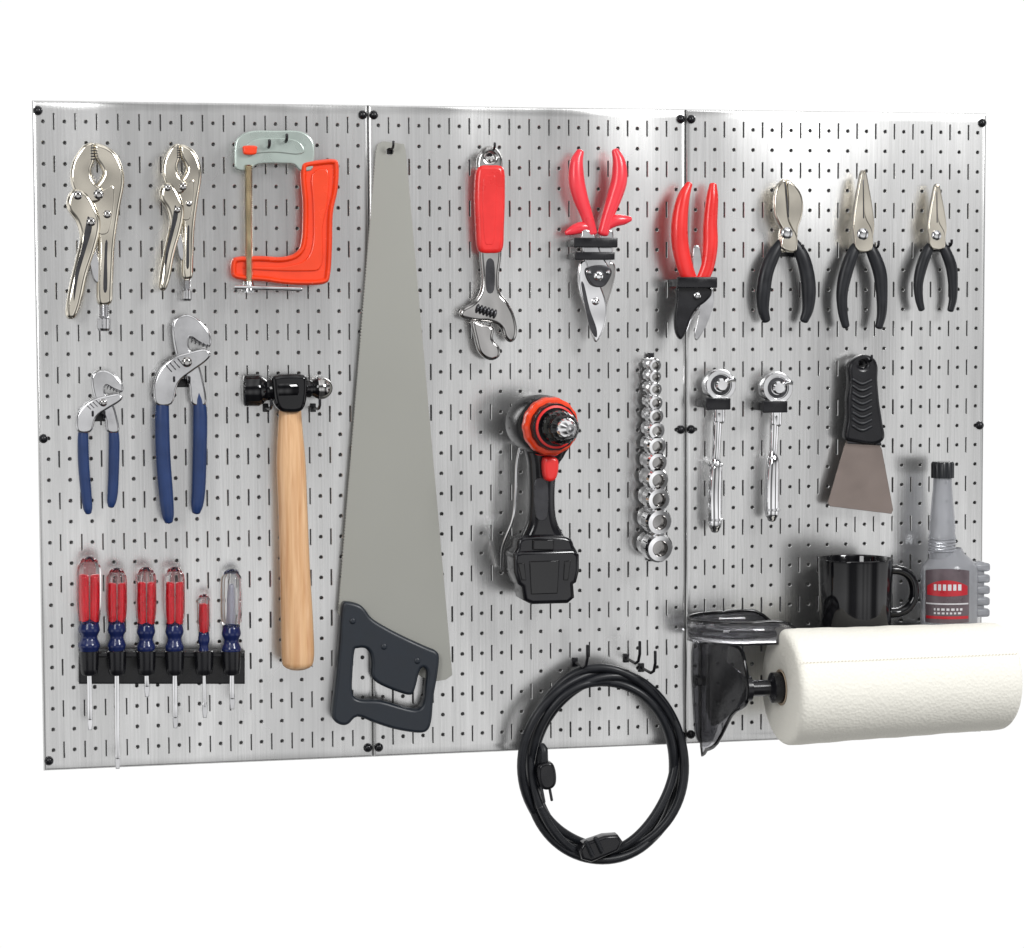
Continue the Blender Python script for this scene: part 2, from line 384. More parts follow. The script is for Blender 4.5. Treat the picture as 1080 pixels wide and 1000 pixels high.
# ---------------------------------------------------------------- groove joint pliers
def groove(af,ws,lab,hx,hy):
    t=T("groove_joint_pliers",lab,"pliers",hx,hy,.02,"blue handled groove joint pliers")
    d=.02
    plate(t,"upper_jaw",[(182,340),(190,333),(200,332),(213,340),(222,354),(221,366),(210,362),(200,356),(200,368),(208,380),(214,400),(217,426),(202,426),(199,406),(193,392),(186,376),(182,356)],d,.011,'steel',.0026,af=af)
    plate(t,"lower_jaw",[(216,368),(222,374),(216,382),(202,392),(188,404),(181,426),(164,426),(162,406),(168,390),(182,377),(200,371)],d+.004,.011,'steel',.0026,af=af)
    for k in range(4):
        limb(t,"groove",[(175+k*4.2,385-k*2.2,1.3),(181+k*4.2,392-k*2.2,1.3)],d+.0097,'darksteel',n=2,seg=8,af=af,ws=ws)
    for k in range(5):
        limb(t,"jaw_tooth",[(203+k*4,357+k*1.6,1.2),(202+k*4,361+k*1.6,1.2)],d+.0055,'darksteel',n=2,seg=6,af=af,ws=ws)
    x,y=af(197,382); rivet(t,x,y,d+.009,5.5*ws,'dchrome')
    limb(t,"handle",[(172,414,12),(171,440,15),(172,480,15.5),(175,520,15),(177,542,13),(178,550,9)],d+.003,'blue',.8,af=af,ws=ws)
    limb(t,"handle",[(209.5,414,12),(211,440,15),(210.5,480,15),(209.5,515,14.5),(208,532,13),(207,540,9)],d,'blue',.8,af=af,ws=ws)
    q=af(190,404); hook(q[0],q[1],.03,two=8*ws)
groove(lambda x,y:(x,y),1,"large groove joint pliers with navy blue handles",190,440)
groove(lambda x,y:(81+(x-163)*.82,391+(y-333)*.69),.76,"small groove joint pliers with navy blue handles",103,470)
# ---------------------------------------------------------------- hammer
t=T("ball_pein_hammer","ball pein hammer with black head and wooden handle","hammer",310,560,.03)
limb(t,"handle",[(306,424,22),(306,450,26),(307,490,31),(309,540,31),(311,600,32),(313,650,34),(314,687,35),(314,699,33)],.035,'wood',.72,seg=24)
a=B(256,412,.035); b=B(350,409,.035); L=np.linalg.norm(b-a); s=SC(300,410,.035)
pr=[(0,0),(0,14),(1.5,16.5),(16,17),(20,15),(25,11),(31,11.5),(36,16),(56,16),(62,11.5),(67,9.5),(71,9.5)]
for k in range(1,8):
    an=math.pi*k/8; pr.append((82-12.5*math.cos(an),max(9.5 if k<2 else 0,11.5*math.sin(an))))
pr.append((94.6,0))
lathe(t,"head",a,b-a,[(x*s,r*s) for x,r in pr],'gloss',32,ang=40)
lathe(t,"ball_peen",a,b-a,[((82-12.9*math.cos(math.pi*k/14))*s,12.2*s*math.sin(math.pi*k/14)) for k in range(6,15)],'dchrome',28)
plate(t,"eye_block",[(289,396),(318,395),(323,404),(321,425),(314,434),(297,434),(289,425),(286,404)],.035,.034,'gloss',.005)
hook(280,430,.07,.012,w=3); hook(330,430,.07,.012,w=3)
# ---------------------------------------------------------------- hand saw
t=T("hand_saw","long grey hand saw with dark slate plastic handle","saw",410,460,.02)
L0,L1=(397,158),(357,648); pts=[]
nt=150
for k in range(nt+1):
    f=k/nt; x=L0[0]+(L1[0]-L0[0])*f; y=L0[1]+(L1[1]-L0[1])*f
    pts.append((x,y)); 
    if k<nt: pts.append((x-1.7,y+1.2))
pts+= [(400,690),(455,719),(470,717),(477,712),(428,160),(426,152),(404,149),(398,152)]
plate(t,"blade",pts,.014,.0016,'saw',.0003,holes=[circ(411,160,4)],smooth=False)
hd=[(360,637),(366,634),(378,637),(384,642),(392,652),(410,663),(430,673),(450,682),(459,686),(462,693),(460,712),(456,735),(454,758),(450,769),(440,772),(415,768),(393,761),(376,755),(366,763),(357,763),(350,756),(351,738),(355,700),(358,660)]
hh=[(373,686),(376,683),(384,683),(389,688),(391,698),(391,712),(398,720),(416,728),(432,732),(437,724),(441,708),(445,703),(449,708),(448,722),(446,738),(440,747),(425,745),(400,738),(379,737),(371,730),(371,708)]
plate(t,"handle",hd,.016,.022,'sawh',.004,holes=[hh],n=4)
for x,y in ((372,655),(405,682),(440,697)): rivet(t,x,y,.0265,3.4,'sawh','bolt',.002)
hook(411,158,.03)
# ---------------------------------------------------------------- adjustable wrench
t=T("adjustable_wrench","chrome adjustable wrench with red grip hanging head down","wrench",517,260,.02)
d=.022
plate(t,"shank",[(504,164),(510,156),(516,154),(522,156),(528,164),(530,180),(529,260),(526,290),(527,308),(535,318),(542,332),(545,348),(543,358),(537,361),(531,355),(527,345),(516,340),(502,339),(488,336),(484,331),(487,325),(499,318),(506,306),(507,290),(505,262),(502,180)],d,.012,'dchrome',.0045,holes=[circ(516.5,166,4.5,12)],smooth=True)
plate(t,"grip",[(503,177),(516,174),(530,177),(532,200),(531,240),(529,264),(517,268),(504,264),(501,235),(500,200)],d,.018,'redgrip',.006)
plate(t,"grip_inlay",[(510,188),(516,185),(523,188),(523,220),(521,254),(516,258),(511,254),(509,220)],d+.0085,.002,'redgrip',.0008)
plate(t,"shank_recess_shade",[(513,276),(521,276),(521,306),(513,306)],d+.0061,.001,'darksteel',.0004)  # dark strip on the face, painted shade in place of a real hollow
plate(t,"moving_jaw",[(497,338),(508,341),(520,346),(519,357),(526,366),(526,376),(516,380),(505,372),(500,356)],d+.001,.015,'dchrome',.004)
a=B(501,325,d+.002); b=B(523,332,d+.002); L=np.linalg.norm(b-a); pr=[(0,0)]
for k in range(6): pr+=[(L*k/6,.0050),(L*(k+.3)/6,.0072),(L*(k+.7)/6,.0072)]
lathe(t,"worm_screw",a,b-a,pr+[(L,.0045),(L,0)],'darksteel',24,ang=20)
hook(516,160,.035)
# ---------------------------------------------------------------- tin snips
t=T("tin_snips","tin snips with coral red grips held by black clip","snips",630,260,.03)
d=.03
limb(t,"grip",[(612,160,8),(608,172,14),(608,190,17),(612,208,16),(619,228,13),(624,246,12)],d+.004,'pinkgrip',.8)
limb(t,"grip",[(649,159,8),(653,172,14),(653,190,17),(648,208,16),(641,228,13),(636,246,12)],d,'pinkgrip',.8)
limb(t,"thumb_stop",[(597,246,5),(604,243,10),(613,240,12),(622,240,9)],d+.004,'pinkgrip',.8)
limb(t,"thumb_stop",[(665,231,5),(658,232,10),(649,233,12),(641,238,9)],d,'pinkgrip',.8)
plate(t,"arm",[(613,244),(626,246),(634,268),(644,286),(638,298),(628,296),(617,276)],d+.006,.006,'steel',.002)
plate(t,"arm",[(634,246),(646,244),(645,272),(636,294),(624,302),(615,290),(624,270)],d-.001,.006,'steel',.002)
plate(t,"blade",[(611,278),(622,276),(631,296),(639,320),(638,342),(629,361),(623,350),(617,326),(610,304)],d+.003,.007,'chrome',.0022)
plate(t,"blade",[(636,276),(648,279),(647,298),(641,318),(635,338),(628,322),(628,296)],d-.004,.007,'dchrome',.0022)
plate(t,"cutting_edge",[(613,300),(616,300),(622,326),(629,346),(629,356),(623,348),(618,328)],d+.0068,.001,'darksteel',.0003)
plate(t,"lever_link",[(618,285),(627,280),(641,281),(645,288),(639,300),(632,303),(623,299)],d+.0105,.004,'darksteel',.0012)
for x,y,r in ((631,291,5.5),(621,287,2.6),(641,287,2.6),(628,318,4)): rivet(t,x,y,d+.0115 if y<310 else d+.0062,r,'chrome','bolt',.004)
def clip(px,py,w,h,d,dep=.03,lab="black plastic tool clip fixed in the board"):
    c=T("tool_clip",lab,"clip",px,py,0,"black tool clips")
    s=SC(px,py,d); q=B(px,py,d)
    block(c,"front_bar",(q[0],-d,q[2]),(w*s,.006,h*s),'black',.0012)
    for sg in (-1,1):
        block(c,"arm",(q[0]+sg*w*.42*s,-d*.5,q[2]),(4*s,d-.004,h*.7*s),'black',.0008)
clip(628,256,46,10,.046)
clip(627,270,42,8,.046)
# ---------------------------------------------------------------- pruning shears
t=T("pruning_shears","red handled pruning shears held by black clip","shears",735,260,.03)
limb(t,"grip",[(727,194,7),(721,208,13),(717,230,17),(717,255,18),(722,280,17),(729,298,15)],d+.003,'redgrip',.75)
limb(t,"grip",[(752,195,8),(751,210,13),(749,235,15),(749,258,16),(746,280,15),(739,298,14)],d,'redgrip',.75)
plate(t,"blade",[(734,304),(750,304),(753,313),(751,328),(744,345),(735,359),(732,352),(735,338),(737,322)],d+.001,.004,'steel',.0014)
plate(t,"counter_blade",[(716,300),(746,302),(750,310),(744,318),(734,326),(727,338),(722,352),(717,358),(712,350),(711,334),(713,316)],d+.005,.010,'black',.003)
limb(t,"counter_edge",[(738,324,1.6),(729,337,1.8),(724,350,1.4)],d+.0100,'steel',seg=8)
rivet(t,735,312,d+.0098,4.2,'steel','bolt',.004)
plate(t,"spring",[(731,262),(738,262),(740,290),(731,290)],d,.005,'steel',.001)
clip(735,298,42,11,.046)
# ---------------------------------------------------------------- diagonal cutters and needle nose pliers
t=T("diagonal_cutters","chrome diagonal cutters with black dipped handles","pliers",829,265,.025)
d=.025
plate(t,"jaw",[(827,190),(821,193),(817,200),(815,212),(816,226),(820,236),(824,245),(823,262),(838,266),(840,250),(835,240),(831,230),(829,210)],d+.003,.012,'nickel',.0028)
plate(t,"jaw",[(828,190),(829,210),(828,230),(822,242),(821,252),(822,266),(838,262),(840,250),(841,240),(845,228),(846,214),(843,203),(836,194)],d-.001,.012,'nickel',.0028)
limb(t,"cutting_edge",[(828.5,193,1.6),(830,210,1.6),(831.5,229,1.6)],d+.0088,'darksteel',n=3,seg=6)
rivet(t,830,246,d+.009,6,'steel')
limb(t,"handle",[(824,256,10),(815,270,14),(808,288,15),(805,308,15),(805,326,12),(808,338,9)],d,'rubber',.75)
limb(t,"handle",[(838,256,10),(846,270,14),(851,288,15),(853,308,15),(852,326,12),(848,338,9)],d,'rubber',.75)
hook(830,266,.03,two=9)
def needle(af,ws,lab,hx,hy):
    t=T("needle_nose_pliers",lab,"pliers",hx,hy,.025,"needle nose pliers with black handles")
    j=[(907.5,182),(910.5,182),(911,205),(912,228),(919,244),(918,264),(903,264),(900,248),(899,236),(901,218),(904,200)]
    plate(t,"jaw",j,d+.003,.010,'nickel',.0017,af=af)
    plate(t,"jaw",[(1820-x,y) for x,y in j][::-1],d-.001,.010,'nickel',.0017,af=af)
    limb(t,"jaw_gap",[(910.5,190,1.0),(911,230,1.3)],d+.0082,'darksteel',n=2,seg=6,af=af,ws=ws)
    q=af(910,247); rivet(t,q[0],q[1],d+.008,6*ws)
    limb(t,"handle",[(906,256,9),(899,268,13),(892,288,14),(888,310,12),(889,330,10),(892,344,8)],d,'rubber',.75,af=af,ws=ws)
    limb(t,"handle",[(914,256,9),(921,268,13),(928,288,14),(930,310,12),(930,330,10),(927,345,8)],d,'rubber',.75,af=af,ws=ws)
    q=af(910,262); hook(q[0],q[1],.03,two=8*ws)
needle(lambda x,y:(x,y),1,"long nose pliers with black dipped handles",910,265)
needle(lambda x,y:(965+(x-884)*.87,196+(y-182)*.805),.84,"short needle nose pliers with black dipped handles",987,262)
# ---------------------------------------------------------------- drill
t=T("cordless_drill","black cordless drill with red collar pointing outward","drill",575,500,.08)
axd=np.array((.16,-1,-.02)); axd/=np.linalg.norm(axd)
tip=B(602,453,.175); c0=tip-axd*.191
ax=axd
lathe(t,"motor_housing",c0,ax,[(.04,0),(.04,.022),(.05,.031),(.065,.035),(.092,.037),(.112,.0365),(.119,.0345),(.122,.032),(.122,0)],'satin',40)
def tick(a): return 1+.02*(1 if math.cos(a*14)>0 else 0)
lathe(t,"torque_collar",c0,ax,[(.120,0),(.120,.0345),(.123,.0355),(.130,.0345),(.133,.032),(.133,0)],'orange',84,flute=tick,ang=30)
lathe(t,"collar_ring",c0,ax,[(.132,0),(.132,.0290),(.143,.0280),(.1435,0)],'black',84,flute=tick)
lathe(t,"collar_face",c0,ax,[(.142,.0265),(.1445,.026),(.145,.0235),(.142,.0235)],'redgrip',40)
lathe(t,"chuck",c0,ax,[(.136,0),(.136,.0205),(.150,.0205),(.152,.019),(.154,.0205),(.172,.0185),(.178,.014),(.178,0)],'gloss',60,flute=lambda a:1+.02*math.cos(a*20))
lathe(t,"chuck_nose",c0,ax,[(.177,.0135),(.180,.0125),(.187,.0095),(.191,.006),(.191,.004),(.184,.0035),(.184,0)],'chrome',24)
dd=.065
plate(t,"grip",[(556,464),(598,466),(594,480),(587,492),(584,512),(584,536),(587,552),(594,566),(598,578),(546,578),(550,564),(556,548),(558,520),(557,490)],dd,.034,'satin',.011,n=5)
plate(t,"grip_panel",[(564,508),(577,508),(577,545),(565,545)],dd+.0165,.002,'darksteel',.0008)
plate(t,"trigger",[(573,483),(586,483),(588,494),(584,506),(574,505)],dd+.024,.018,'redgrip',.004)
plate(t,"battery_collar",[(548,564),(592,564),(601,574),(602,590),(541,590),(541,576)],dd,.050,'satin',.005,n=3)
plate(t,"battery",[(537,582),(545,579),(600,577),(606,583),(606,600),(603,612),(600,614),(601,628),(594,634),(556,635),(548,631),(546,617),(542,614),(538,602)],dd,.056,'satin',.005,smooth=False)
plate(t,"battery_panel",[(558,592),(590,591),(588,626),(560,627)],dd+.028,.003,'gloss',.0012,smooth=False)
plate(t,"battery_latch",[(562,569),(584,569),(584,580),(562,580)],dd+.027,.005,'gloss',.0015,smooth=False)
plate(t,"battery_groove",[(546,594),(553,594),(555,612),(550,612)],dd+.028,.003,'gloss',.001,smooth=False)
plate(t,"battery_groove",[(595,592),(602,591),(599,612),(594,612)],dd+.028,.003,'gloss',.001,smooth=False)
plate(t,"red_flash",[(564,474),(588,475),(586,481),(566,480)],dd+.0165,.003,'redgrip',.001)
h=T("drill_bracket","thin silver bracket holding the black drill","bracket",545,520,.0)
limb(h,"rod",[(549,470,3.5,.045),(545,490,3.5,.045),(544,520,3.5,.045),(541,548,3.5,.045),(531,575,3.5,.030),(529,600,3.5,.012)],.04,'chrome',seg=12)
limb(h,"arm",[(549,470,3.5,.045),(552,470,3.5,.02),(554,470,3.5,.0)],.04,'chrome',seg=12)
# ---------------------------------------------------------------- sockets on rail
t=T("socket_rail","long thin steel rail holding chrome sockets","socket rail",688,480,.005)
plate(t,"rail",[(683.5,372),(689.5,372),(689.5,592),(683.5,592)],.006,.006,'black',.001,smooth=False)
ys=[(384,7),(396,7),(409,7.5),(423,8),(437,8.6),(452,9.4),(468,10.2),(485,11),(503,12),(523,13),(546,14.2),(573,15)]
for y,r in ys:
    k=T("socket","short chrome hex socket clipped on the rail","socket",688,y,.01,"chrome sockets on the rail")
    q=B(683,y-1,.008); s=SC(688,y,.02); R=r*s; Ln=.026+.016*(r-6.5)/8
    axx=(.12,-1,-.10)
    lathe(k,"body",q,axx,[(0,0),(0,R*.78),(.001,R*.84),(Ln*.4,R*.84),(Ln*.48,R*.88),(Ln*.52,R),(Ln*.90,R),(Ln,R*.86),(Ln+.0003,R*.56),(Ln*.97,R*.52)],'chrome',28,ang=25)
    lathe(k,"square_drive",q,axx,[(Ln*.97,R*.52),(Ln*.8,R*.48),(Ln*.8,0)],'dchrome',24)
# ---------------------------------------------------------------- ratchets
def ratchet(x,y,ybot,lab,rings):
    t=T("ratchet_wrench",lab,"ratchet",x,y,.03,"chrome ratchets in black clips")
    d=.03; q=np.array([B(x,y,d)[0],0,B(x,y,d)[2]]); s=SC(x,y,d)
    lathe(t,"head",q,(0,-1,0),[(.018,0),(.018,13*s),(.021,16*s),(.036,16.5*s),(.040,15*s),(.040,11.5*s),(.0385,11*s),(.0385,0)],'chrome',40)
    lathe(t,"head_ring",q,(0,-1,0),[(.0386,10.5*s),(.0395,10*s),(.0395,7.5*s),(.0386,7*s)],'darksteel',40)
    lathe(t,"quick_release_button",q,(0,-1,0),[(.038,6.5*s),(.045,6.5*s),(.047,5*s),(.047,0)],'chrome',24)
    limb(t,"direction_lever",[(x+6,y-2,5,.043),(x+13,y-6,6,.045),(x+18,y-5,4,.045)],d,'chrome',.6)
    plate(t,"neck",[(x-11,y+8),(x+11,y+8),(x+6,y+24),(x+5,y+40),(x-5,y+40),(x-6,y+24)],d,.012,'chrome',.004)
    h=ybot-y
    limb(t,"handle",[(x-1,y+30,10),(x-2,y+60,8.5),(x-3,y+h*.5,9),(x-3,y+h*.56,13),(x-4,y+h*.75,15),(x-4,y+h*.93,14),(x-4,y+h*.98,9)],d,'chrome',1,seg=24)
    for f in rings:
        yy=y+h*f; lathe(t,"grip_ring",B(x-3.4,yy,d),(0,0,-1),[(0,7*s),(.0008,8*s),(.003,8*s),(.0038,7*s)],'steel',24)
    clip(x-1,y+20,26,12,.044)
ratchet(758,406,562,"chrome ratchet wrench hanging in a black clip",(.53,.9))
ratchet(818,409,550,"shorter smooth chrome ratchet wrench hanging in a black clip",(.9,))
# ---------------------------------------------------------------- putty knife
t=T("putty_knife","stiff putty knife with black ribbed handle","putty knife",910,450,.02)
plate(t,"blade",[(893,464),(926,466),(930,474),(942,538),(940,542),(875,534),(873,530),(890,472)],.02,.0015,'putty',.0004,smooth=False)
plate(t,"handle",[(897,380),(908,374),(919,377),(924,386),(924,402),(926,425),(929,445),(931,462),(920,469),(902,467),(890,462),(892,440),(892,420),(894,402),(893,388)],.022,.018,'black',.005,holes=[circ(908,384,4,12)],n=5)
for k in range(8):
    y=400+k*7
    limb(t,"grip_rib",[(899,y,3),(909,y+5,3.6),(919,y+1,3)],.0312,'rubber',.8,seg=10)
plate(t,"bolster",[(896,456),(926,458),(929,470),(893,468)],.022,.010,'darksteel',.002,smooth=False)
hook(908,381,.04)
# ---------------------------------------------------------------- screwdrivers and their holder
t=T("screwdriver_holder","black plastic rack holding six screwdrivers","tool holder",170,702,.0)
plate(t,"back_strip",[(83,686),(258,686),(258,721),(83,721)],.008,.010,'black',.002,smooth=False)
plate(t,"top_ledge",[(83,686),(257,686),(257,692),(83,692)],.022,.030,'black',.002,smooth=False)
SD=[(94,586,660,26,770,'core'),(123,598,660,22,811,'core'),(154,597,662,22,735,'core'),(184,597,662,22,768,'core'),(215,626,670,14,757,'core'),(244,599,664,23,748,'corec')]
for x in [a[0] for a in SD]:
    s=SC(x,700,.042); c=B(x,686,.042)
    lathe(t,"cup",c,(0,0,-1),[(0,4*s),(0,9.5*s),(.001,10.5*s),(.022,9.5*s),(.028,8.5*s),(.030,7*s),(.030,3.5*s)],'black',28)
for x,y0,y1,w,ye,cm in SD:
    lab={'core':"screwdriver with red striped clear handle and blue collar",'corec':"screwdriver with plain clear handle and blue collar"}[cm]
    if w<15: lab="small screwdriver with red clear handle and blue collar"
    if w>23.5: lab="large screwdriver with red striped clear handle"
    t=T("screwdriver",lab,"screwdriver",x,y1,.045,"screwdrivers in the black rack")
    d=.042; h=y1-y0
    fl=lambda a:1-.12*abs(math.sin(3*a))**3
    limb(t,"handle",[(x,y0+w*.28,w*.72),(x,y0+w*.5,w*.95),(x,y0+h*.4,w),(x,y0+h*.75,w*.98),(x,y1-3,w*.8),(x,y1,w*.72)],d,'clear',1,seg=36,flute=fl)
    if cm=='core':
        for ax_ in ((-.17,.30),(.20,.30)) if w>15 else ((0,.42),):
            limb(t,"red_stripe",[(x+w*ax_[0],y0+w*.85,w*ax_[1]),(x+w*ax_[0],y0+h*.5,w*ax_[1]*1.08),(x+w*ax_[0]*.9,y1-2,w*ax_[1])],d,'core',1.7,seg=20)
    else:
        limb(t,"core",[(x,y0+w*.8,w*.25),(x,y0+h*.5,w*.30),(x,y1-2,w*.3)],d,cm,1,seg=20)
    limb(t,"collar",[(x,y1-1,w*.8),(x,y1+5,w*.88),(x,y1+12,w*.66),(x,y1+20,w*.9),(x,y1+25,w*.8)],d,'bluec',1,seg=24)
    limb(t,"shaft",[(x+0,y1+22,5.2 if w>15 else 3.6),(x+.5,(y1+ye)/2+10,5.0 if w>15 else 3.4),(x+1,ye-12,4.8 if w>15 else 3.2)],d,'chrome',n=2,seg=16)
    plate(t,"tip",[(x-1.3,ye-16),(x+3.3,ye-16),(x+4,ye-8),(x+3,ye),(x-1,ye),(x-2,ye-8)],d,.003,'steel',.0008,smooth=False)
# ---------------------------------------------------------------- cable coil
t=T("cable_coil","coiled black extension cord hanging below the board edge","extension cord",637,705,.03)
pts=[]; turns=5; per=44
for k in range(turns*per+1):
    f=k/per; a=2*math.pi*f
    tn=f
    ro=-7+ (math.sin(tn*2.1+1)*.5+.5)*15+3*math.sin(a*2+tn*1.3)+2*math.sin(a*3+tn*2.7)
    ca,sa=math.cos(a+2.6),math.sin(a+2.6)
    x=637+(78+ro*.75)*ca - 5*sa; y=808+(94+ro*.8)*sa+4*ca
    dd_=.034+.011*math.sin(a*1.5+tn*2.2)+.004*math.sin(tn*5)
    pts.append((x,y,9.5,dd_))
limb(t,"cord",pts,.03,'rubber',seg=10,n=2)
q0=pts[0]
limb(t,"cord_end",[q0,(572,790,9,.04),(574,808,9,.045)],.04,'rubber',seg=10)
plate(t,"plug",[(568,806),(580,803),(585,812),(585,826),(578,832),(570,830),(566,818)],.046,.018,'black',.004)
limb(t,"prong",[(579,828,3),(582,844,3)],.05,'darksteel',n=2,seg=8); limb(t,"prong",[(571,830,3),(574,846,3)],.05,'darksteel',n=2,seg=8)
plate(t,"socket_end",[(609,896),(613,888),(636,880),(650,879),(655,886),(650,896),(622,908),(612,905)],.055,.022,'black',.004,smooth=False)
limb(t,"socket_ridge",[(618,888,5),(625,903,5)],.066,'rubber',seg=10)
limb(t,"socket_ridge",[(628,884,5),(635,899,5)],.066,'rubber',seg=10)
hook(660,694,.07,.030,w=3); hook(606,698,.07,.030,w=3); hook(676,704,.07,.030,w=3)
# ---------------------------------------------------------------- shelf, mug, bottle, towel holder, roll
t=T("shelf","smoked black plastic shelf with raised rounded lip on the board","shelf",880,656,.0)
zs=B(880,662,0)[2]
xl=B(727,660,0.06)[0]; xr=B(1000,655,0)[0]; D=.122
def slab(th,name,P2,z0,z1,m):
    n=len(P2); V=[(x,-y,z0) for x,y in P2]+[(x,-y,z1) for x,y in P2]
    F=[tuple(range(n)),tuple(range(2*n-1,n-1,-1))]+[(i,(i+1)%n,n+(i+1)%n,n+i) for i in range(n)]
    me=bpy.data.meshes.new("m"); me.from_pydata(V,[],F); me.update()
    o=add(th,name,fixn(me),m); md=o.modifiers.new("b",'BEVEL'); md.width=.001; md.segments=2; return o
hr=D/2-.002
arc=[(xl+hr*1.1-hr*1.1*math.cos(a),D/2+hr*math.sin(a)) for a in np.linspace(-math.pi/2,math.pi/2,33)]
xm=xl+.135
slab(t,"tray",[(xr,.003),(xm,.003),(xm,D-.003),(xr,D-.003)],zs-.004,zs,'gloss')
slab(t,"tray_end",[(xm-.0005,.003)]+arc+[(xm-.0005,D-.003)],zs-.003,zs-.0005,'smoke')
V=[];F=[]
path=[(xm,.003),(xm-.03,.003)]+arc+[(xm-.03,D-.003),(xm,D-.003)]
for i,(x,y) in enumerate(path):
    e=0 if i in (0,len(path)-1) else 1
    V+=[(x,-y,zs-.002),(x,-y,zs+.003+.022*e)]
for i in range(len(path)-1): F.append((2*i,2*i+1,2*i+3,2*i+2))
me=bpy.data.meshes.new("m"); me.from_pydata(V,[],F); me.update(); o=add(t,"lip_wall",me,'smoke'); md=o.modifiers.new("s",'SOLIDIFY'); md.thickness=.002
lp=cat_open([V[2*i+1] for i in range(len(path))],3)
add(t,"lip",sweep(lp,[.0020]*len(lp),1,12),'gloss')
# towel holder
t=T("paper_towel_holder","smoked translucent bracket arm holding a paper towel roll","towel holder",745,720,.0)
zt=zs-.006; zb=B(745,786,0)[2]
RR=58.5
RA=B(823,725,.125); RB=B(1055,713,.11)
plate(t,"wall_plate",[(733,672),(766,672),(768,690),(764,740),(757,770),(749,786),(738,784),(733,760)],.004,.004,'smoke',.0015)
def webplate(th,name,poly,x,tk,m,kx=0):
    n=len(poly); V=[(x-tk/2+kx*y,-y,z) for y,z in poly]+[(x+tk/2+kx*y,-y,z) for y,z in poly]
    F=[tuple(range(n)),tuple(range(2*n-1,n-1,-1))]+[(i,(i+1)%n,n+(i+1)%n,n+i) for i in range(n)]
    me=bpy.data.meshes.new("m"); me.from_pydata(V,[],F); me.update()
    o=add(th,name,fixn(me),m); md=o.modifiers.new("b",'BEVEL'); md.width=.0008; md.segments=2; return o
xb=B(738,700,0)[0]; xw=RA[0]-.045; kx=(xw-xb)/.13
side=[tuple(q) for q in cat_closed([(.006,zt),(.06,zt),(.112,zt-.001),(.128,RA[2]+.025),(.134,RA[2]),(.126,RA[2]-.020),(.090,RA[2]-.038),(.05,zb+.012),(.02,zb-.002),(.006,zb)],3)]
webplate(t,"side_plate",side,xb,.003,'smoke',kx)
sp_=[np.array([xb+kx*y,-y,z]) for y,z in side]
add(t,"side_rim",sweep(sp_,[.0024]*len(sp_),1,10,closed=True),'gloss')
webplate(t,"side_rib",[(.015,zb+.05),(.03,zb+.03),(.05,zb+.035),(.130,RA[2]-.012),(.132,RA[2]+.010),(.115,RA[2]+.016),(.05,zt-.02),(.015,zt-.02)],xb+.004,.003,'gloss',kx)
lathe(t,"spindle",np.array([xw,-.125,RA[2]]),(1,0,0),[(0,0),(0,.016),(.006,.016),(.008,.010),(.03,.010),(.034,.019),(.046,.019),(.06,.017),(.06,0)],'black',32)
block(t,"latch",B(742,718,.008),(.018,.006,.012),'black',.001)
t=T("paper_towel_roll","thick roll of white paper towels on black holder","paper towels",940,722,.125)
axr=RB-RA; Lr=float(np.linalg.norm(axr)); axr=axr/Lr; R=RR*SC(830,725,.125)
pr=[(0.002,.021),(0,.024)]+[(0,R-.010)]+[(.010-.010*math.cos(a),R-.010+.010*math.sin(a)) for a in np.linspace(.3,math.pi/2,6)]
N_=24
for k in range(1,N_):
    pr.append((.010+(Lr-.018)*k/N_,R*(1-.06*k/N_+.004*math.sin(k*1.7)+.004*math.sin(k*.6))))
R2=R*.94
pr+=[(Lr-.008+.008*math.sin(a),R2-.008+.008*math.cos(a)) for a in np.linspace(0,1.3,5)]+[(Lr,R2-.008),(Lr,.024),(Lr-.002,.021)]
lathe(t,"towel_sheets",RA,axr,pr,'paper',96,flute=lambda a:1+.004*math.sin(3*a+1)+.003*math.sin(5*a),ang=60)
lathe(t,"cardboard_core",RA,axr,[(.0,.0225),(-.001,.0215),(.0,.0195),(Lr,.0195),(Lr+.001,.0215),(Lr,.0225)],'card',40)
V=[];F=[]
an=math.radians(32); nrm=np.array([0,-math.cos(an),math.sin(an)]); tg=np.array([0,math.sin(an),math.cos(an)])
for k in range(64):
    f=(k+.8)/65; c=RA+axr*(Lr*f)+nrm*(R*(1-.06*f)*1.014+.0006); w=Lr/65*.5; b_=len(V)
    for a_,b2 in ((0,-.0005),(w,-.0005),(w,.0005),(0,.0005)): V.append(tuple(c+axr*a_+tg*b2))
    F.append((b_,b_+1,b_+2,b_+3))
me=bpy.data.meshes.new("m"); me.from_pydata(V,[],F); add(t,"perforation",me,'perf')
# mug
t=T("coffee_mug","glossy black coffee mug standing on the shelf","mug",902,650,.07)
dm=.065; c=B(902,650,dm); c[2]=zs+.0005; s=SC(902,630,dm); Rm=37.5*s; H=B(902,589,dm)[2]-zs
lathe(t,"body",c,(0,0,1),[(0,0),(0,Rm*.80),(.004,Rm*.90),(.012,Rm*.95),(H*.5,Rm*.97),(H-.004,Rm),(H-.001,Rm*.99),(H,Rm*.965),(H-.002,Rm*.94),(H*.5,Rm*.90),(.01,Rm*.84),(.006,Rm*.7),(.006,0)],'gloss',64,ang=40)
P=[]
for a in np.linspace(-1.57,1.57,18):
    P.append(c+np.array([Rm*.93+ .034*max(0,math.cos(a))**.7,-.003,H*.55+H*.29*math.sin(a)]))
add(t,"handle",sweep(P,[.0062]*18,1.3,16),'gloss')
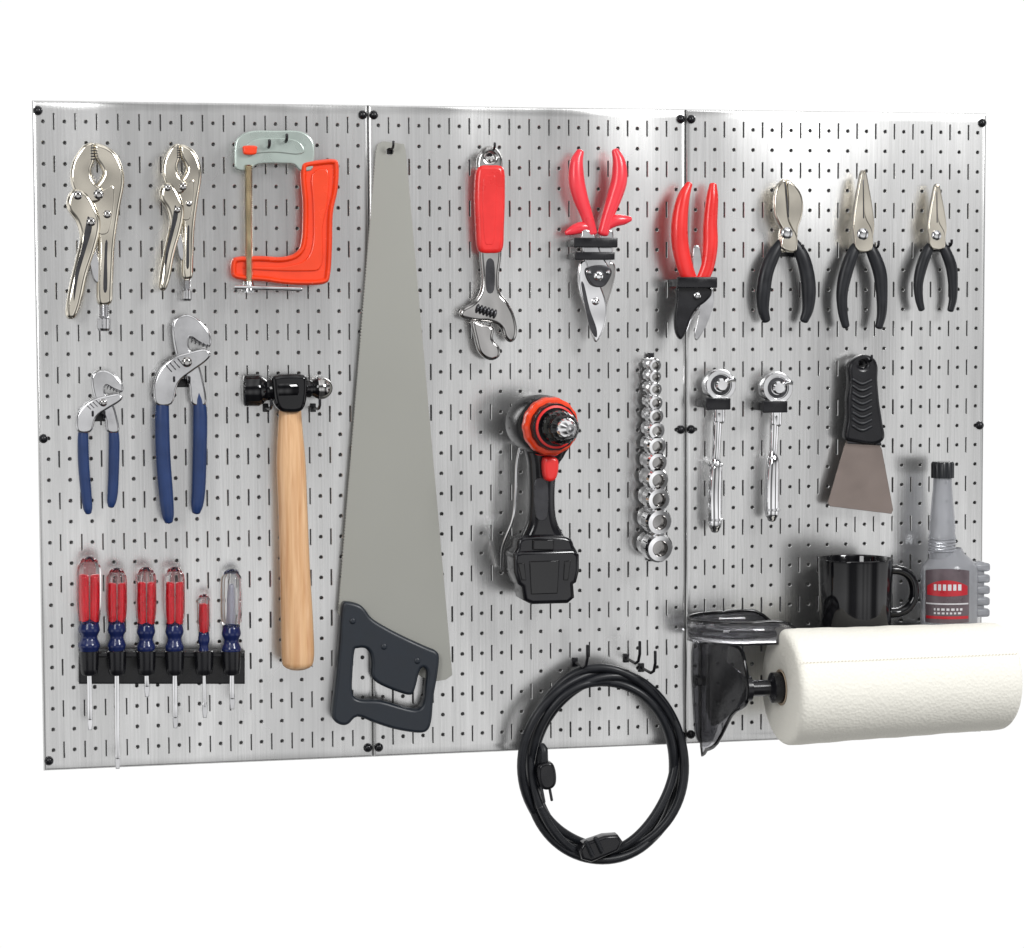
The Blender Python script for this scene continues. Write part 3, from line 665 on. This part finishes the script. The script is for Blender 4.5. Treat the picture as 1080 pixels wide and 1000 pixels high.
# bottle
t=T("additive_bottle","grey plastic bottle with tapered neck and black cap","bottle",1000,650,.06)
db=.06; c=B(1001,650,db); c[2]=zs+.0005; s=SC(1000,620,db)
zp=lambda y: B(999,y,db)[2]-c[2]
E=.8
lathe(t,"body",c,(0,0,1),[(a_,b_*E) for a_,b_ in [(0,0),(0,25*s),(.004,29*s),(zp(604),29*s),(zp(597),28*s),(zp(590),22*s),(zp(584),15*s),(zp(578),12*s)]],'bottle',48,flat=1/E,ang=40)
c2=c+np.array([-8*s,0,0])
npf=[(zp(590),13*s)]
for k in range(5): npf+=[(zp(582-k*3.2),12.8*s),(zp(580.6-k*3.2),14*s)]
npf+=[(zp(562),12.5*s),(zp(556),13*s),(zp(540),11.5*s),(zp(515),9.5*s),(zp(503),9*s)]
lathe(t,"neck",c2,(0,0,1),npf,'bottle',32)
lathe(t,"cap",c2,(0,0,1),[(zp(504),9.5*s),(zp(504),11*s),(zp(489),11*s),(zp(487),10*s),(zp(487),0)],'rubber',40,flute=lambda a:1+.03*math.cos(20*a))
def band(th,name,c,R,a0,a1,z0,z1,m,fl=.8,bow=0):
    V=[];F=[];n=16
    for k in range(n+1):
        a=a0+(a1-a0)*k/n; q=bow*(1-(2*k/n-1)**2)
        V+=[(c[0]+R*math.sin(a),c[1]-R*fl*math.cos(a),c[2]+z0-q*.2),(c[0]+R*math.sin(a),c[1]-R*fl*math.cos(a),c[2]+z1+q)]
    for k in range(n): F.append((2*k,2*k+2,2*k+3,2*k+1))
    me=bpy.data.meshes.new("m"); me.from_pydata(V,[],F); return add(th,name,me,m)
band(t,"label",c,29.5*s,-1.25,.42,zp(654),zp(600),'label',bow=.003)
band(t,"label_band",c,29.8*s,-1.15,.34,zp(625),zp(616),'labelr',bow=.008)
band(t,"label_stripe",c,29.8*s,-1.2,.38,zp(635),zp(633.5),'labelw')
band(t,"label_stripe",c,29.8*s,-1.2,.38,zp(650),zp(647),'labelr')
rnd=random.Random(5)
for yy,hh_,R_ in ((617,3.2,30.1),(640,1.2,29.8),(644,1.0,29.8)):
    a=-.85
    while a<.1:
        w_=rnd.uniform(.06,.12); band(t,"lettering",c,R_*s,a,a+w_,zp(yy+hh_),zp(yy-hh_),'labelw'); a+=w_+.06
c3=c+np.array([29*s,0,0]); nr=5
for k in range(nr):
    z0=zp(652)+(zp(592)-zp(652))*k/nr; hg=(zp(592)-zp(652))/nr
    block(t,"grip_ridge",c3+np.array([1*s,0,z0+hg*.45]),(20*s,.024,hg*.74),'bottle',.0035)
block(t,"grip_spine",c3+np.array([-2*s,0,(zp(652)+zp(592))/2]),(15*s,.018,zp(594)-zp(652)),'bottle',.002)
# ---------------------------------------------------------------- world and lights
w=bpy.data.worlds.new("World"); bpy.context.scene.world=w; w.use_nodes=True; N=w.node_tree.nodes; L=w.node_tree.links
bg=N["Background"]; tc=N.new("ShaderNodeTexCoord"); sp=N.new("ShaderNodeSeparateXYZ"); L.new(tc.outputs['Generated'],sp.inputs[0])
ry=N.new("ShaderNodeMapRange"); ry.inputs['From Min'].default_value=.0; ry.inputs['From Max'].default_value=.3; L.new(sp.outputs['Y'],ry.inputs['Value'])
def ramp(out,stops):
    m_=N.new("ShaderNodeMapRange"); m_.inputs['From Min'].default_value=-1; L.new(sp.outputs[out],m_.inputs['Value'])
    r=N.new("ShaderNodeValToRGB"); e=r.color_ramp.elements; e[0].position=stops[0][0]; e[1].position=stops[-1][0]
    e[0].color=(stops[0][1],)*3+(1,); e[1].color=(stops[-1][1],)*3+(1,)
    for pos,v in stops[1:-1]: x=e.new(pos); x.color=(v,v,v*1.003,1)
    L.new(m_.outputs[0],r.inputs[0]); return r
rz=ramp('Z',[(0,.08),(.22,.08),(.33,.85),(.42,1.15),(.49,.85),(.55,.5),(.61,.08),(.72,.12),(.80,1.4),(1,1.0)])
rx=ramp('X',[(0,.8),(.12,1.1),(.2,.15),(.34,.2),(.42,.9),(.49,1.15),(.54,.6),(.59,1.2),(.65,.7),(.70,1.15),(.78,.15),(.86,.15),(.93,1.3),(1,1)])
mm=N.new("ShaderNodeMix"); mm.data_type='RGBA'; mm.blend_type='MULTIPLY'; mm.inputs[0].default_value=1; L.new(rz.outputs[0],mm.inputs[6]); L.new(rx.outputs[0],mm.inputs[7])
mx=N.new("ShaderNodeMix"); mx.data_type='RGBA'; L.new(ry.outputs[0],mx.inputs[0]); L.new(mm.outputs[2],mx.inputs[6]); mx.inputs[7].default_value=(1.02,1.02,1.02,1)
L.new(mx.outputs[2],bg.inputs[0]); bg.inputs[1].default_value=1.0
def area(name,loc,tgt,size,power,colr=(1,1,1)):
    l=bpy.data.lights.new(name,'AREA'); l.shape='RECTANGLE'; l.size=size[0]; l.size_y=size[1]; l.energy=power; l.color=colr
    o=bpy.data.objects.new(name,l); col.objects.link(o); o.location=loc
    o.rotation_euler=(Vector(tgt)-Vector(loc)).to_track_quat('-Z','Y').to_euler()
area("key_light",(2.0,-2.2,1.8),(.6,0,.4),(.7,.7),52)
area("fill_light",(-1.0,-2.4,1.4),(.6,0,.4),(.7,1.2),26)
sc=bpy.context.scene
sc.view_settings.view_transform='Standard'; sc.view_settings.look='None'; sc.view_settings.exposure=0
